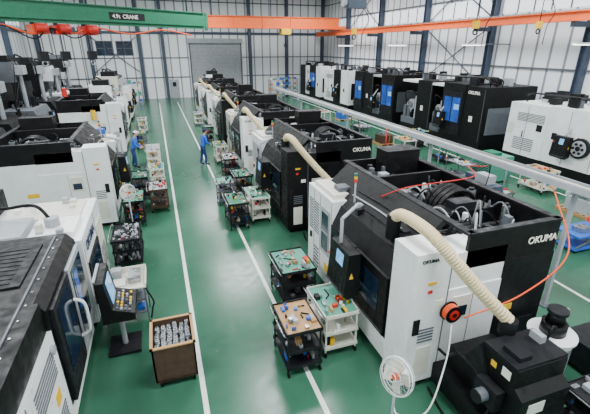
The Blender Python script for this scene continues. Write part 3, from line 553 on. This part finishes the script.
# ---------------------------------------------------------------- people
def worker(loc,yaw,cap='navy',lean=.12,arms=((.16,.34,1.02),(-.2,.36,1.0)),step=.12):
    root=bpy.data.objects.new('factory_worker',None);C.objects.link(root);root.location=loc;root.rotation_euler=(0,0,yaw);root.scale=(1.04,1.04,1.04)
    V=[(0,0,.95)];R=[(.16,.12)];E=[]
    def a(p,co,r):
        V.append(co);R.append(r if isinstance(r,tuple) else (r,r));E.append((p,len(V)-1));return len(V)-1
    sp=a(0,(0,lean*.4,1.13),(.145,.11));ch=a(sp,(0,lean*.8,1.32),(.17,.12));nb=a(ch,(0,lean,1.44),(.085,.07));nk=a(nb,(0,lean+.02,1.5),.052);a(nk,(0,lean+.035,1.57),.05)
    hands=[]
    for s,tg in((1,arms[0]),(-1,arms[1])):
        sh=a(ch,(s*.17,lean*.9,1.39),.076);s2=a(sh,(s*.2,lean*.9,1.37),.07)
        el=a(s2,(s*.25,lean+.02,1.12),.052);wr=a(el,tg,.034);d=(Vector(tg)-Vector((s*.25,lean+.02,1.12))).normalized();hands.append((tg,d,s))
        hip=a(0,(s*.09,0,.88),.096);kn=a(hip,(s*.11,.03+s*step*.4,.5),.07);an=a(kn,(s*.12,s*step*.8-.02,.09),.05);a(an,(s*.13,s*step*.8+.15,.045),(.042,.035))
    me=bpy.data.meshes.new('b');me.from_pydata(V,E,[]);ob=bpy.data.objects.new('b',me);C.objects.link(ob)
    sk=ob.modifiers.new('s','SKIN');ss=ob.modifiers.new('u','SUBSURF');ss.levels=2
    if me.skin_vertices:
        for i,v in enumerate(me.skin_vertices[0].data):v.radius=R[i];v.use_root=(i==0)
    bpy.context.view_layer.update()
    dg=bpy.context.evaluated_depsgraph_get();m2=bpy.data.meshes.new_from_object(ob.evaluated_get(dg));bpy.data.objects.remove(ob)
    m2.materials.clear()
    for k in('work','pants','rubber','skin'):m2.materials.append(MATS[k])
    for p in m2.polygons:
        z=p.center.z;p.use_smooth=True;p.material_index=2 if z<.1 else (1 if z<.97 and math.hypot(p.center.x,p.center.y)<.24 else (3 if z>1.485 else 0))
    body=bpy.data.objects.new('body',m2);C.objects.link(body);body.parent=root
    h=B('head');y=lean+.055;z=1.645
    h.sph((0,y,z),.1,'skin',.78,.95,1.15,16);h.sph((0,y+.04,z-.06),.06,'skin',.85,.8,.9);h.cyl((0,y+.09,z+.01),(0,y+.115,z-.02),.012,'skin',8,.018)
    h.sph((0,y-.015,z+.03),.104,'hair',.82,.95,1.05,16);h.sph((0,y-.0,z+.06),.106,cap,.84,1.0,.75,16);h.prism([(-.06,y+.08),(.06,y+.08),(.05,y+.17),(-.05,y+.17)],z+.06,z+.072,cap,'z')
    for s in(-1,1):
        h.sph((s*.08,y-.005,z-.005),.022,'skin',.5,.8,1.3,8);h.sph((s*.03,y+.085,z+.01),.012,'paper',1,.6,.7,8);h.sph((s*.03,y+.092,z+.01),.006,'hair',1,.6,1,6)
    h.box(-.022,.022,y+.082,y+.088,z-.062,z-.056,'red');h.done(0,root)
    for tg,d,s in hands:
        hb=B('hand');w=Vector(tg);side=d.cross(Vector((0,0,1))).normalized();dn=side.cross(d).normalized()*-1
        hb.tube([w-d*.01,w+d*.04,w+d*.085],.03,'skin',10,rf=lambda t:.026+.012*math.sin(t*3))
        for k,(o_,l) in enumerate(((-.026,.062),(-.009,.074),(.009,.07),(.026,.055))):
            b0=w+d*.075+side*o_;hb.tube([b0,b0+d*l*.5+dn*.008,b0+d*l*.85+dn*.03],.0085,'skin',6,steps=3)
        b0=w+d*.03-side*s*.028;hb.tube([b0,b0-side*s*.03+d*.03,b0-side*s*.03+d*.055+dn*.01],.0095,'skin',6,steps=3);hb.done(0,root)
    return root
worker((1.85,19.9,0),math.radians(-75),'navy');worker((-1.45,20.5,0),math.radians(-95),'white',.16)
# ---------------------------------------------------------------- lights
for x in (-7,-1,5,11,17):
    for y in (0,8,16,24,32,40,47):
        q=B('high_bay_light',(x,y,ZC-.6));q.box(-.6,.6,-.15,.15,0,.08,'white');q.box(-.55,.55,-.12,.12,-.02,0,'lamp');q.cyl((-.4,0,.08),(-.4,0,.59),.01,'gray');q.cyl((.4,0,.08),(.4,0,.59),.01,'gray');q.done()
for x in (-6,4.5,15):
    for y in (2,14,26,38):
        l=bpy.data.lights.new('area','AREA');l.shape='RECTANGLE';l.size=3.4;l.size_y=4;l.energy=1250;l.color=(.95,.98,1)
        o=bpy.data.objects.new('ceiling_light',l);C.objects.link(o);o.location=(x,y,ZC-.75)
w=bpy.data.worlds.new('w');bpy.context.scene.world=w;w.use_nodes=True;w.node_tree.nodes['Background'].inputs[0].default_value=(.8,.85,.9,1);w.node_tree.nodes['Background'].inputs[1].default_value=.5
# ---------------------------------------------------------------- camera
cd=bpy.data.cameras.new('camera');cam=bpy.data.objects.new('camera',cd);C.objects.link(cam);bpy.context.scene.camera=cam
cd.sensor_width=36;cd.lens=24;cd.clip_end=200
th,ps=math.radians(22.15),math.radians(18.75)
cam.location=(0,0,5.6);cam.rotation_euler=(math.pi/2-th,0,-ps)
